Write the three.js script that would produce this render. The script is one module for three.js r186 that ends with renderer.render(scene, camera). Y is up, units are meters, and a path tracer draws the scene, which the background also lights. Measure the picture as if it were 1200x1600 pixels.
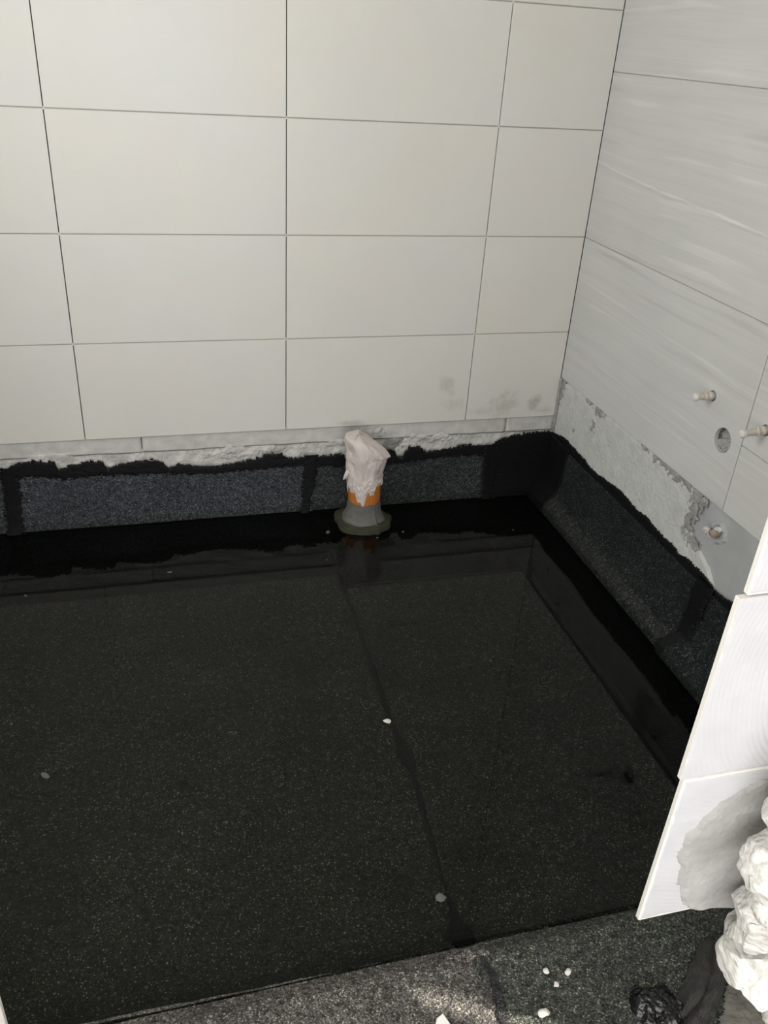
import * as THREE from 'three';
import { ImprovedNoise } from 'three/addons/math/ImprovedNoise.js';
import { mergeGeometries, mergeVertices } from 'three/addons/utils/BufferGeometryUtils.js';
import { RectAreaLightUniformsLib } from 'three/addons/lights/RectAreaLightUniformsLib.js';
import { Brush, Evaluator, SUBTRACTION } from 'three-bvh-csg';

// ------------------------------------------------------------------ camera, sky, sun, daylight, exposure
const scene = new THREE.Scene();
const camera = new THREE.PerspectiveCamera(62.58, 1200 / 1600, 0.02, 60);
camera.rotation.order = 'YXZ';
camera.position.set(-1.3091, 1.3908, 2.4185);
camera.rotation.set(-0.51498, -0.29092, 0.06758);
scene.add(camera);

const renderer = new THREE.WebGLRenderer({ antialias: true });
renderer.toneMapping = THREE.LinearToneMapping;
renderer.toneMappingExposure = 0.97;
renderer.shadowMap.enabled = true;

scene.background = new THREE.Color().setRGB(1.0, 1.06, 1.12);

RectAreaLightUniformsLib.init();
// daylight of the wide balcony opening of the hall behind the camera
const balconyLight = new THREE.RectAreaLight(new THREE.Color().setRGB(1.0, 0.985, 0.96), 3.7, 5.2, 2.0);
balconyLight.name = 'balcony_daylight';
balconyLight.position.set(-2.0, 1.2, 4.52);
balconyLight.lookAt(-2.0, 1.2, 0);
scene.add(balconyLight);
// daylight of the small high window in the left wall, outside the frame
const windowLight = new THREE.RectAreaLight(new THREE.Color().setRGB(0.98, 1.0, 1.0), 10.4, .74, .74);
windowLight.name = 'window_daylight';
windowLight.position.set(-2.44, 1.62, 1.25);
windowLight.lookAt(0, 1.62, 1.25);
scene.add(windowLight);

const sun = new THREE.DirectionalLight(new THREE.Color().setRGB(1.0, 0.93, 0.82), 20);
sun.name = 'sun';
sun.castShadow = true;
sun.shadow.mapSize.set(2048, 2048);
Object.assign(sun.shadow.camera, { left: -5, right: 5, top: 5, bottom: -5, near: 0.5, far: 20 });
const sunTarget = new THREE.Vector3(-0.92, 0.045, 1.72), sunFrom = new THREE.Vector3(1, 0.6, 0.55);
sun.position.copy(sunTarget).addScaledVector(sunFrom.clone().normalize(), 9);
sun.target.position.copy(sunTarget);
scene.add(sun, sun.target);

// ------------------------------------------------------------------ helpers
let seed = 12345;
const rand = () => { seed = (seed + 0x6D2B79F5) | 0; let t = Math.imul(seed ^ (seed >>> 15), 1 | seed); t = (t + Math.imul(t ^ (t >>> 7), 61 | t)) ^ t; return ((t ^ (t >>> 14)) >>> 0) / 4294967296; };
const perlin = new ImprovedNoise();
const N = (x, y = 0, z = 0) => perlin.noise(x + 31.7, y + 17.3, z + 5.1);
const fbm = (x, y, z = 0, o = 4) => { let a = 0, s = 0.5, f = 1; for (let i = 0; i < o; i++) { a += s * N(x * f, y * f, z + i * 7.7); f *= 2.03; s *= 0.5; } return a; };
const clamp = (v, a, b) => Math.min(b, Math.max(a, v));
const smooth = (a, b, v) => { const t = clamp((v - a) / (b - a), 0, 1); return t * t * (3 - 2 * t); };
const lerp = (a, b, t) => a + (b - a) * t;
function curve(points) {                                    // piecewise linear y(x)
  return (x) => {
    if (x <= points[0][0]) return points[0][1];
    for (let i = 1; i < points.length; i++) if (x <= points[i][0]) {
      const [a, b] = points[i - 1], [c, d] = points[i];
      return lerp(b, d, (x - a) / (c - a));
    }
    return points[points.length - 1][1];
  };
}
const taken = new Map();
const numbered = (name) => { const n = taken.get(name) ?? 0; taken.set(name, n + 1); return n ? `${name}_${String(n).padStart(3, '0')}` : name; };
function shade(o) { o.castShadow = true; o.receiveShadow = true; return o; }
function mesh(name, geometry, material, parent) {           // a part when it has a parent, else a top-level thing
  const o = shade(new THREE.Mesh(geometry, material));
  o.name = parent ? name : numbered(name);
  (parent ?? scene).add(o);
  return o;
}
function thing(name, label, category, [x, y, z] = [0, 0, 0], group) {
  const o = new THREE.Group(); o.name = numbered(name); o.position.set(x, y, z); scene.add(o);
  return tag(o, label, category, group);
}
function tag(o, label, category, group, kind) {
  o.userData.label = label; o.userData.category = category;
  if (group) o.userData.group = group;
  if (kind) o.userData.kind = kind;
  return o;
}
// box with chamfered edges, uv in metres
function chamferBox(w, h, d, c) {
  const H = [w / 2, h / 2, d / 2], tri = [];
  const P = (sx, sy, sz, ax) => { const s = [sx, sy, sz]; return s.map((v, i) => v * (i === ax ? H[i] : H[i] - c)); };
  const push = (pts) => {
    const [a, b, e] = pts.map((q) => new THREE.Vector3(...q));
    const n = b.clone().sub(a).cross(e.clone().sub(a)), mid = a.clone().add(b).add(e);
    if (n.dot(mid) < 0) pts = pts.slice().reverse();
    for (let i = 2; i < pts.length; i++) tri.push(pts[0], pts[i - 1], pts[i]);
  };
  for (let ax = 0; ax < 3; ax++) for (const s of [-1, 1]) {
    const b = (ax + 1) % 3, e = (ax + 2) % 3, q = [];
    for (const [u, v] of [[-1, -1], [1, -1], [1, 1], [-1, 1]]) { const sg = [0, 0, 0]; sg[ax] = s; sg[b] = u; sg[e] = v; q.push(P(...sg, ax)); }
    push(q);
  }
  for (let ax = 0; ax < 3; ax++) { const b = (ax + 1) % 3, e = (ax + 2) % 3;
    for (const u of [-1, 1]) for (const v of [-1, 1]) {
      const S = (k) => { const sg = [0, 0, 0]; sg[ax] = k; sg[b] = u; sg[e] = v; return sg; };
      push([P(...S(-1), b), P(...S(1), b), P(...S(1), e), P(...S(-1), e)]);
    } }
  for (const x of [-1, 1]) for (const y of [-1, 1]) for (const z of [-1, 1]) push([P(x, y, z, 0), P(x, y, z, 1), P(x, y, z, 2)]);
  const g = new THREE.BufferGeometry();
  g.setAttribute('position', new THREE.Float32BufferAttribute(tri.flat(), 3));
  g.computeVertexNormals();
  return metreUV(g);
}
function metreUV(g, ox = 0, oy = 0) {                        // box-mapped uv in metres
  const p = g.attributes.position, n = g.attributes.normal, uv = new Float32Array(p.count * 2);
  for (let i = 0; i < p.count; i++) {
    const ax = Math.abs(n.getX(i)), ay = Math.abs(n.getY(i)), az = Math.abs(n.getZ(i));
    let u, v;
    if (ax >= ay && ax >= az) { u = p.getZ(i); v = p.getY(i); } else if (ay >= az) { u = p.getX(i); v = p.getZ(i); } else { u = p.getX(i); v = p.getY(i); }
    uv[2 * i] = u + ox; uv[2 * i + 1] = v + oy;
  }
  g.setAttribute('uv', new THREE.BufferAttribute(uv, 2));
  return g;
}
function boxGeo(x0, x1, y0, y1, z0, z1) {
  const g = new THREE.BoxGeometry(x1 - x0, y1 - y0, z1 - z0).toNonIndexed();
  g.translate((x0 + x1) / 2, (y0 + y1) / 2, (z0 + z1) / 2);
  return metreUV(g);
}
// raised patch: height h(u,v) over a base surface; cells wholly at or under 0 are left out, so the outline follows the height field
function patch(u0, u1, v0, v1, nu, nv, h, place, sink = 0.0015) {
  const pos = [], uv = [], hs = [], idx = [];
  for (let j = 0; j <= nv; j++) for (let i = 0; i <= nu; i++) {
    const u = lerp(u0, u1, i / nu), v = lerp(v0, v1, j / nv), t = h(u, v);
    hs.push(t); const q = place(u, v, Math.max(t, -sink)); pos.push(q[0], q[1], q[2]); uv.push(u, v);
  }
  for (let j = 0; j < nv; j++) for (let i = 0; i < nu; i++) {
    const a = j * (nu + 1) + i, b = a + 1, c = a + nu + 1, d = c + 1;
    if (Math.max(hs[a], hs[b], hs[c], hs[d]) <= 0) continue;
    idx.push(a, b, d, a, d, c);
  }
  const g = new THREE.BufferGeometry();
  g.setAttribute('position', new THREE.Float32BufferAttribute(pos, 3));
  g.setAttribute('uv', new THREE.Float32BufferAttribute(uv, 2));
  g.setIndex(idx); g.computeVertexNormals();
  return g;
}
// closed sheet of even thickness over a surface fn(s,t), s and t in metres
function sheet(s0, s1, t0, t1, ns, nt, fn, thick) {
  const top = [], e = 1e-4;
  const at = (s, t) => new THREE.Vector3(...fn(s, t));
  const pos = [], uv = [], idx = [], W = ns + 1, n = W * (nt + 1), bottom = [];
  for (let j = 0; j <= nt; j++) for (let i = 0; i <= ns; i++) {
    const s = lerp(s0, s1, i / ns), t = lerp(t0, t1, j / nt), q = at(s, t);
    const nn = at(s + e, t).sub(q).cross(at(s, t + e).sub(q)).normalize();
    pos.push(q.x, q.y, q.z); uv.push(s, t); bottom.push(q.addScaledVector(nn, -thick));
  }
  for (const q of bottom) pos.push(q.x, q.y, q.z);
  uv.push(...uv);
  for (let j = 0; j < nt; j++) for (let i = 0; i < ns; i++) {
    const a = j * W + i, b = a + 1, c = a + W, d = c + 1;
    idx.push(a, b, d, a, d, c, n + a, n + d, n + b, n + a, n + c, n + d);
  }
  const rim = (a, b) => idx.push(a, n + a, n + b, a, n + b, b);
  for (let i = 0; i < ns; i++) { rim(i, i + 1); rim(nt * W + i + 1, nt * W + i); }
  for (let j = 0; j < nt; j++) { rim((j + 1) * W, j * W); rim(j * W + ns, (j + 1) * W + ns); }
  let g = new THREE.BufferGeometry();
  g.setAttribute('position', new THREE.Float32BufferAttribute(pos, 3));
  g.setAttribute('uv', new THREE.Float32BufferAttribute(uv, 2));
  g.setIndex(idx); g.computeVertexNormals();
  return g;
}
// broken lump: a displaced icosahedron cut by random planes
function lump(rx, ry, rz, sd, detail = 4, cuts = 9, rough = 0.08) {
  const g = mergeVertices(new THREE.IcosahedronGeometry(1, detail).deleteAttribute('uv').deleteAttribute('normal'));
  const planes = []; seed = sd * 7919 + 11;
  for (let i = 0; i < cuts; i++) { const v = new THREE.Vector3(rand() - 0.5, rand() - 0.5, rand() - 0.5).normalize(); planes.push([v, 0.55 + 0.3 * rand()]); }
  const p = g.attributes.position, v = new THREE.Vector3(), uv = [];
  for (let i = 0; i < p.count; i++) {
    v.fromBufferAttribute(p, i);
    for (const [n, d] of planes) { const k = v.dot(n); if (k > d) v.addScaledVector(n, d - k); }
    const r = 1 + rough * (2 * fbm(v.x * 2.3 + sd, v.y * 2.3, v.z * 2.3, 4));
    v.multiplyScalar(r); p.setXYZ(i, v.x * rx, v.y * ry, v.z * rz); uv.push(v.x * rx + v.z * rz, v.y * ry);
  }
  g.setAttribute('uv', new THREE.Float32BufferAttribute(uv, 2));
  g.computeVertexNormals();
  return g;
}

// ------------------------------------------------------------------ textures
const toSRGB = (v) => v <= 0.0031308 ? 12.92 * v : 1.055 * Math.pow(v, 1 / 2.4) - 0.055;
function texture(w, h, fn, { srgb = true, metresX = 1, metresY = 1 } = {}) {
  const d = new Uint8Array(w * h * 4);
  for (let y = 0; y < h; y++) for (let x = 0; x < w; x++) {
    const c = fn(x / w, y / h, x, y), i = 4 * (y * w + x);
    for (let k = 0; k < 3; k++) d[i + k] = Math.round(255 * clamp(srgb ? toSRGB(Math.max(0, c[k])) : c[k], 0, 1));
    d[i + 3] = 255;
  }
  const t = new THREE.DataTexture(d, w, h);
  t.wrapS = t.wrapT = THREE.RepeatWrapping; t.magFilter = THREE.LinearFilter; t.minFilter = THREE.LinearMipmapLinearFilter; t.generateMipmaps = true;
  if (srgb) t.colorSpace = THREE.SRGBColorSpace;
  t.repeat.set(1 / metresX, 1 / metresY); t.needsUpdate = true;
  return t;
}
// mineral granules: size x size pixels over `metres`
function grainSet(size, metres, sd, base, light, share, tints = []) {
  seed = sd; const n = size * size, val = new Float32Array(n), tone = new Float32Array(n), pick = new Uint8Array(n);
  val.fill(0.0);
  const count = Math.floor(n * 0.42);
  for (let k = 0; k < count; k++) {
    const x = Math.floor(rand() * size), y = Math.floor(rand() * size), b = rand(), r = rand() < 0.35 ? 2 : 1, ti = Math.floor(rand() * 40);
    for (let j = 0; j < r; j++) for (let i = 0; i < 1 + (r > 1 ? 1 : (rand() < 0.4 ? 1 : 0)); i++) {
      const q = ((y + j) % size) * size + (x + i) % size; val[q] = 0.35 + 0.65 * b; tone[q] = b < share ? 1 : 0; pick[q] = ti;
    }
  }
  const big = (u, v) => 1 + 0.35 * N(u * 9, v * 9, sd) * smooth(0, .06, u) * smooth(0, .06, 1 - u) * smooth(0, .06, v) * smooth(0, .06, 1 - v);
  const map = texture(size, size, (u, v, x, y) => {
    const q = y * size + x, k = val[q], s = big(u, v);
    let c = base.map((b0, i) => lerp(b0 * (0.35 + 0.9 * k), light[i] * (0.5 + 0.8 * ((q * 7919 % 97) / 97)), tone[q]));
    if (tone[q] && pick[q] < tints.length) c = tints[pick[q]];
    const m = 1 + .75 * N(u * metres * 150, v * metres * 150, sd + 3) + .5 * N(u * metres * 60, v * metres * 60, sd + 5);
    return c.map((t) => t * s * Math.max(.25, m));
  }, { metresX: metres, metresY: metres });
  const bump = texture(size, size, (u, v, x, y) => { const k = val[y * size + x]; return [k, k, k]; }, { srgb: false, metresX: metres, metresY: metres });
  return { map, bump };
}
function mat(o) { return new THREE.MeshPhysicalMaterial({ roughness: 0.8, metalness: 0, side: THREE.DoubleSide, ...o }); }
function grainMat(sd, base, light, share, tints, extra = {}) {
  const g = grainSet(1024, 1.15, sd, base, light, share, tints);
  return mat({ map: g.map, bumpMap: g.bump, bumpScale: 0.0012, roughness: 0.85, specularIntensity: 0.5, ...extra });
}
const M = {};
M.grainSill = grainMat(11, [.115, .108, .099], [.38, .355, .32], .17, [[.4, .3, .18], [.12, .2, .15]]);
M.grainSillGreen = grainMat(12, [.056, .060, .051], [.23, .24, .205], .14, [[.1, .22, .15], [.3, .25, .12]]);
M.grainBackShaded = grainMat(17, [.036, .041, .042], [.17, .19, .19], .12, [[.08, .16, .14]]);  // darker copy of grainBack: shade and damp by the pipe put into the colour
M.grainBack = grainMat(13, [.052, .058, .066], [.21, .23, .25], .12, [[.1, .2, .19], [.08, .12, .2]]);
M.grainDark = grainMat(14, [.013, .017, .016], [.13, .16, .15], .10, [[.05, .16, .12], [.2, .17, .08]]);
M.grainFloor = grainMat(15, [.0125, .0132, .0105], [.115, .12, .095], .075, [[.14, .12, .04], [.05, .11, .07]], { specularIntensity: .06 });
M.grainLap = grainMat(16, [.0025, .0027, .0025], [.025, .027, .023], .05, [], { specularIntensity: .06 });
M.grainPale = grainMat(18, [.028, .029, .027], [.13, .135, .125], .13, []);  // paler granule tone for the band low on the right upstand
M.grainGroove = grainMat(19, [.030, .028, .030], [.14, .135, .14], .08, []);

const tarBump = texture(512, 512, (u, v) => { const k = 0.5 + 0.9 * fbm(u * 24, v * 24, 3, 4); return [k, k, k]; }, { srgb: false, metresX: 0.4, metresY: 0.4 });
M.tar = mat({ color: new THREE.Color().setRGB(.0055, .0055, .0065), roughness: 0.55, specularIntensity: 0.35, bumpMap: tarBump, bumpScale: 0.0012 });
M.tarWet = mat({ color: new THREE.Color().setRGB(.0025, .0025, .0028), roughness: 0.6, specularIntensity: 0.06 });   // under water bitumen hardly shines
M.tarGloss = mat({ color: new THREE.Color().setRGB(.006, .006, .007), roughness: 0.12, bumpMap: tarBump, bumpScale: 0.003 });

const tileMap = texture(512, 512, (u, v) => {
  const w = smooth(0, .1, u) * smooth(0, .1, 1 - u) * smooth(0, .1, v) * smooth(0, .1, 1 - v);
  const k = 1 + w * (0.05 * fbm(u * 5, v * 5, 1, 4)), r = w * 0.025 * N(u * 3, v * 3, 8);
  return [.735 * (k + r), .712 * k, .668 * (k - r)];
}, { metresX: 1.1, metresY: 1.1 });
M.tile = mat({ map: tileMap, roughness: 0.38, specularIntensity: 0.6 });
// the two bottom tiles by the corner carry brown smudges
function smudged(w, h, spots) {
  return texture(512, 256, (u, v) => {
    const x = u * w, y = v * h; let c = [.735, .712, .668];
    const k = 1 + 0.05 * fbm(x * 5, y * 5, 4, 3); c = c.map((t) => t * k);
    for (const [sx, sy, rx, ry, an, amount, col] of spots) {
      const dx = (x - sx) * Math.cos(an) + (y - sy) * Math.sin(an), dy = -(x - sx) * Math.sin(an) + (y - sy) * Math.cos(an);
      const d = Math.hypot(dx / rx, dy / ry) + 0.9 * fbm(x * 26, y * 26, sx * 40, 4);
      const a = amount * smooth(1.05, 0.15, d) * (0.75 + 0.6 * fbm(x * 90, y * 90, 2, 2)); c = c.map((t, i) => lerp(t, col[i], clamp(a, 0, 1)));
    }
    return c;
  }, { metresX: w, metresY: h });
}
const brown = [.26, .22, .18];
M.tileSmudgeCorner = mat({ map: smudged(.325, .294, [[.13, .045, .07, .05, .4, .42, brown], [.24, .05, .045, .03, .9, .55, brown], [.05, .03, .06, .02, 0, .22, brown], [.28, .02, .05, .02, 0, .3, brown]]), roughness: 0.42, specularIntensity: 0.6 });
M.tileSmudgeMiddle = mat({ map: smudged(.6, .294, [[.52, .13, .055, .03, -.9, .3, brown], [.55, .06, .05, .03, 0, .2, brown], [.2, .01, .07, .012, 0, .3, brown]]), roughness: 0.4, specularIntensity: 0.6 });
M.tileBody = mat({ color: new THREE.Color().setRGB(.72, .70, .66), roughness: 0.8 });

// grey stone-look tile: streaks that run along the wall
function stoneTile(sd, vein) {
  return texture(1024, 512, (u, v) => {
    const x = u * .91, y = v * .45;
    const wy = y + 0.018 * fbm(x * 2.2, y * 3, sd, 3) + 0.05 * x * 0.1;
    const s = fbm(x * 1.3, wy * 42, sd + 2, 4), fine = fbm(x * 5, wy * 190, sd + 4, 3), blot = fbm(x * 3.5, y * 6, sd + 6, 3);
    let k = 0.625 * (1 + 0.095 * s + 0.06 * fine + 0.08 * blot);
    const dark = smooth(.17, .42, fbm(x * 1.1, wy * 26, sd + 9, 4)); k *= 1 - 0.13 * dark;
    const pale = smooth(.22, .4, fbm(x * 1.5, wy * 34, sd + 14, 4)); k *= 1 + 0.1 * pale;
    for (const [a, b, w, st] of vein) { const d = Math.abs(wy - (a + b * x) - 0.006 * fbm(x * 12, 1, sd, 3)); k *= 1 + st * smooth(w * (0.25 + 1.5 * Math.abs(N(x * 7, sd))), 0, d); }
    return [k * 1.0, k * .99, k * .962];
  }, { metresX: 0.91, metresY: 0.45 });
}
M.stoneA = mat({ map: stoneTile(21, [[.215, -.05, .007, .17], [.208, -.05, .006, -.08]]), roughness: 0.5, specularIntensity: 0.5 });
M.stoneB = mat({ map: stoneTile(47, [[.33, -.03, .006, .1], [.12, -.02, .012, -.06]]), roughness: 0.5, specularIntensity: 0.5 });
M.stoneC = mat({ map: stoneTile(83, []), roughness: 0.5, specularIntensity: 0.5 });

const plasterBump = texture(512, 512, (u, v) => { const k = 0.5 + 0.8 * fbm(u * 40, v * 40, 6, 5); return [k, k, k]; }, { srgb: false, metresX: 0.5, metresY: 0.5 });
function plasterMap(c, amp, sd, freq = 9, specks = 0) {
  return texture(512, 512, (u, v) => {
    const k = 1 + amp * 2 * fbm(u * freq, v * freq, sd, 5), p = specks && fbm(u * 70, v * 70, sd + 3, 3) > 0.33 ? 1 - specks : 1;
    return c.map((t) => t * k * p);
  }, { metresX: 0.5, metresY: 0.5 });
}
M.strip = mat({ map: plasterMap([.58, .57, .54], .16, 31, 12, .25), roughness: 0.7, bumpMap: plasterBump, bumpScale: 0.001 });
M.plaster = mat({ map: plasterMap([.60, .585, .555], .22, 32, 14, .25), roughness: 0.9, bumpMap: plasterBump, bumpScale: 0.004 });
M.coat = mat({ map: plasterMap([.59, .593, .575], .10, 33, 10, .2), roughness: 0.9, bumpMap: plasterBump, bumpScale: 0.0025 });
M.render = mat({ map: plasterMap([.43, .44, .44], .10, 34, 6, .1), roughness: 0.9, bumpMap: plasterBump, bumpScale: 0.001 });
M.mortar = mat({ map: plasterMap([.33, .325, .31], .3, 35, 18, .2), roughness: 0.95, bumpMap: plasterBump, bumpScale: 0.004 });
M.adhesive = mat({ map: plasterMap([.505, .502, .52], .06, 36, 9), roughness: 0.9 });
M.adhesiveGrey = mat({ map: plasterMap([.36, .355, .345], .2, 37, 9, .1), roughness: 0.95, bumpMap: plasterBump, bumpScale: 0.002 });
M.rubble = mat({ map: plasterMap([.66, .64, .61], .24, 38, 10, .2), roughness: 0.95, bumpMap: plasterBump, bumpScale: 0.006 });
M.wallPaint = mat({ map: plasterMap([.74, .73, .70], .05, 39, 5), roughness: 0.9 });
M.grout = mat({ color: new THREE.Color().setRGB(.40, .38, .345), roughness: 0.95 });
M.backing = mat({ color: new THREE.Color().setRGB(.20, .19, .175), roughness: 0.95 });
M.concrete = mat({ map: plasterMap([.36, .35, .33], .2, 40, 6, .15), roughness: 0.95 });

// ------------------------------------------------------------------ room shell
const CEIL = 2.62, LEFT = -2.45, FRONT = 1.785, HALL_L = -4.8, HALL_R = 1.2, HALL_Z = 4.6;
function struct(name, geometry, material, label, category) { const o = mesh(name, geometry, material); return tag(o, label, category, null, 'structure'); }

struct('floor', boxGeo(LEFT - .15, .16, -.15, -.006, -.17, 1.66), M.tarWet, 'black primed floor slab of the flooded bathroom', 'floor');
struct('floor_hall', boxGeo(HALL_L, HALL_R, -.15, .03, 1.66, HALL_Z), M.concrete, 'bare concrete floor behind the doorway', 'floor');
struct('ceiling', boxGeo(HALL_L - .15, HALL_R + .15, CEIL, CEIL + .15, -.17, HALL_Z + .15), M.wallPaint, 'plain white ceiling above the tiled room', 'ceiling');
const WIN = [.88, 1.62, 1.25, 1.99];                        // z and y range of the high window
struct('wall_left', mergeGeometries([boxGeo(LEFT - .15, LEFT, -.006, WIN[2], -.02, FRONT + .001), boxGeo(LEFT - .15, LEFT, WIN[3], CEIL, -.02, FRONT + .001),
  boxGeo(LEFT - .15, LEFT, WIN[2], WIN[3], -.02, WIN[0]), boxGeo(LEFT - .15, LEFT, WIN[2], WIN[3], WIN[1], FRONT + .001)]), M.wallPaint, 'plain plastered side wall left of the tiled wall', 'wall');
{ const w = thing('window_1', 'small high window in the left wall', 'window'); w.userData.kind = 'structure';
  const [z0, z1, y0, y1] = WIN, f = .035, x0 = LEFT - .10, x1 = LEFT - .05;
  mesh('window_frame', mergeGeometries([boxGeo(x0, x1, y0, y0 + f, z0, z1), boxGeo(x0, x1, y1 - f, y1, z0, z1), boxGeo(x0, x1, y0 + f, y1 - f, z0, z0 + f), boxGeo(x0, x1, y0 + f, y1 - f, z1 - f, z1)]), M.wallPaint, w);
  const pane = new THREE.PlaneGeometry(z1 - z0 - 2 * f, y1 - y0 - 2 * f); pane.rotateY(Math.PI / 2); pane.translate(LEFT - .075, (y0 + y1) / 2, (z0 + z1) / 2);
  mesh('pane', pane, mat({ transmission: 1, thickness: 0, roughness: 0, ior: 1.5 }), w); }
const TILE_D = .010, BACK_Z = -.021;
const wallBack = struct('wall_back', boxGeo(LEFT - .15, .16, -.006, CEIL, -.17, BACK_Z), M.backing, 'wall of large cream tiles above a black bitumen upstand', 'wall');
const DRAIN = [.588, .847, .031], PLUG = [[.672, .770, .0135], [.671, .974, .0135]];   // y, z, radius of the round holes
const evaluator = new Evaluator(); evaluator.attributes = ['position', 'normal', 'uv'];
function holed(geometry, holes, depthFrom, depthTo) {
  let b = new Brush(geometry); b.updateMatrixWorld();
  for (const [y, z, r] of holes) {
    const c = new THREE.CylinderGeometry(r, r, depthTo - depthFrom, 40); c.rotateZ(Math.PI / 2); c.translate((depthFrom + depthTo) / 2, y, z);
    const cb = new Brush(c); cb.updateMatrixWorld();
    b = evaluator.evaluate(b, cb, SUBTRACTION);
  }
  return b.geometry;
}
const wallRight = struct('wall_right', metreUV(holed(boxGeo(.0125, .16, -.006, CEIL, BACK_Z, FRONT), [[...DRAIN], ...PLUG], -.02, .062)), M.backing, 'wall of grey streaked stone tiles with plumbing outlets', 'wall');
// front wall with the doorway: two piers and a lintel
const DOOR_L = -1.533, DOOR_R = -.695, DOOR_H = 2.3;
const wallFront = struct('wall_front', mergeGeometries([
  boxGeo(LEFT - .15, DOOR_L - .02, -.006, CEIL, FRONT + .001, 1.95),
  boxGeo(-.44, .16, -.006, CEIL, FRONT + .006, 1.95),
  boxGeo(DOOR_L - .02, -.44, DOOR_H, CEIL, FRONT + .006, 1.95)]), M.wallPaint, 'doorway wall with tiles jutting past its broken right edge', 'wall');
struct('wall_hall_left', boxGeo(HALL_L - .15, HALL_L, 0, CEIL, 1.78, HALL_Z), M.wallPaint, 'left wall of the hall outside the doorway', 'wall');
const SLIT = [2.862, 2.910, .3, 1.372];                     // unseen slit, added to shape the sun into a streak
struct('wall_hall_right', mergeGeometries([boxGeo(HALL_R, HALL_R + .03, 0, CEIL, 1.78, SLIT[0]), boxGeo(HALL_R, HALL_R + .03, 0, CEIL, SLIT[1], HALL_Z),
  boxGeo(HALL_R, HALL_R + .03, 0, SLIT[2], SLIT[0], SLIT[1]), boxGeo(HALL_R, HALL_R + .03, SLIT[3], CEIL, SLIT[0], SLIT[1])]), M.wallPaint, 'right wall of the hall outside the doorway', 'wall');
struct('wall_hall_front', mergeGeometries([boxGeo(HALL_L - .15, LEFT - .15, 0, CEIL, 1.78, 1.95), boxGeo(.16, HALL_R + .15, 0, CEIL, 1.78, 1.95)]), M.wallPaint, 'hall wall on both sides of the bathroom', 'wall');
// balcony side: a wide opening 5.2 m by 2 m
struct('wall_hall_balcony', mergeGeometries([
  boxGeo(HALL_L - .15, -4.6, 0, CEIL, HALL_Z, HALL_Z + .15), boxGeo(.6, HALL_R + .15, 0, CEIL, HALL_Z, HALL_Z + .15),
  boxGeo(-4.6, .6, 0, .2, HALL_Z, HALL_Z + .15), boxGeo(-4.6, .6, 2.2, CEIL, HALL_Z, HALL_Z + .15)]), M.wallPaint, 'hall wall with the wide balcony opening', 'wall');

// ------------------------------------------------------------------ back wall: cream tiles 60 x 30, grout, ledge, plaster
const GAPX = .0026, GAPY = .003;
const tileCache = new Map();
function tileGeo(w, h, d, c = .0008) { const k = [w, h, d].map((t) => t.toFixed(4)).join(); if (!tileCache.has(k)) tileCache.set(k, chamferBox(w, h, d, c)); return tileCache.get(k); }
const backRows = [.2915, .585, .885, 1.185, 1.485, 1.785, 2.085, 2.385, CEIL];
const backCols = [LEFT, -2.1248, -1.5248, -.9248, -.3248, -.0005];
for (let r = 0; r + 1 < backRows.length; r++) for (let c = 0; c + 1 < backCols.length; c++) {
  const x0 = backCols[c] + GAPX / 2, x1 = backCols[c + 1] - GAPX / 2, y0 = backRows[r] + (r ? GAPY / 2 : 0), y1 = backRows[r + 1] - GAPY / 2;
  let g = tileGeo(x1 - x0, y1 - y0, TILE_D), m = M.tile;
  if (r === 0 && c >= 3) {
    m = c === 4 ? M.tileSmudgeCorner : M.tileSmudgeMiddle;
    g = metreUV(chamferBox(x1 - x0, y1 - y0, TILE_D, .0008), (x1 - x0) / 2, (y1 - y0) / 2);
  } else if ((r * 5 + c) % 2) { g = metreUV(g.clone(), .31 * ((r * 3 + c) % 4), .23 * ((r + 2 * c) % 5)); }
  const t = mesh('tile', g, m, wallBack);
  t.position.set((x0 + x1) / 2, (y0 + y1) / 2, -TILE_D / 2 + .0006 * (rand() - .5));
}
for (let r = 1; r + 1 < backRows.length; r++)
  mesh('grout_line', boxGeo(LEFT, 0, backRows[r] - GAPY / 2 - .0008, backRows[r] + GAPY / 2 + .0008, BACK_Z, -.0022), M.grout, wallBack);
// small pale spacers where the joints cross
for (let r = 1; r < 5; r++) for (let c = 1; c < 5; c++)
  mesh('tile_spacer', boxGeo(backCols[c] - .0022, backCols[c] + .0022, backRows[r] - .0035, backRows[r] + .0035, -.009, -.0014), M.tileBody, wallBack);
// ledge: a recessed strip of older tile below the cream tiles
{
  const joints = [LEFT, -1.365, -.172, .008];
  for (let i = 0; i + 1 < joints.length; i++) {
    const g = sheet(joints[i] + .0012, joints[i + 1] - .0012, .236, .300, Math.round((joints[i + 1] - joints[i]) / .012), 12,
      (s, t) => [s, t - .0025 * smooth(.25, .236, t) * fbm(s * 14, 3, 1, 3) * 2, -.008 + .0022 * fbm(s * 9, t * 14, 2, 3) - .004 * smooth(.29, .3, t)], .012);
    mesh('ledge_strip', g, M.strip, wallBack);
  }
}
mesh('plaster_band', sheet(LEFT, .01, .12, .247, 500, 26, (s, t) => {
  const up = smooth(.247, .2, t);
  return [s, t, -.013 + .010 * fbm(s * 22, t * 26, 5, 4) * (.35 + .65 * up) + .008 * smooth(.15, .35, fbm(s * 5, t * 4, 9, 3))];
}, .006), M.plaster, wallBack);
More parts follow.
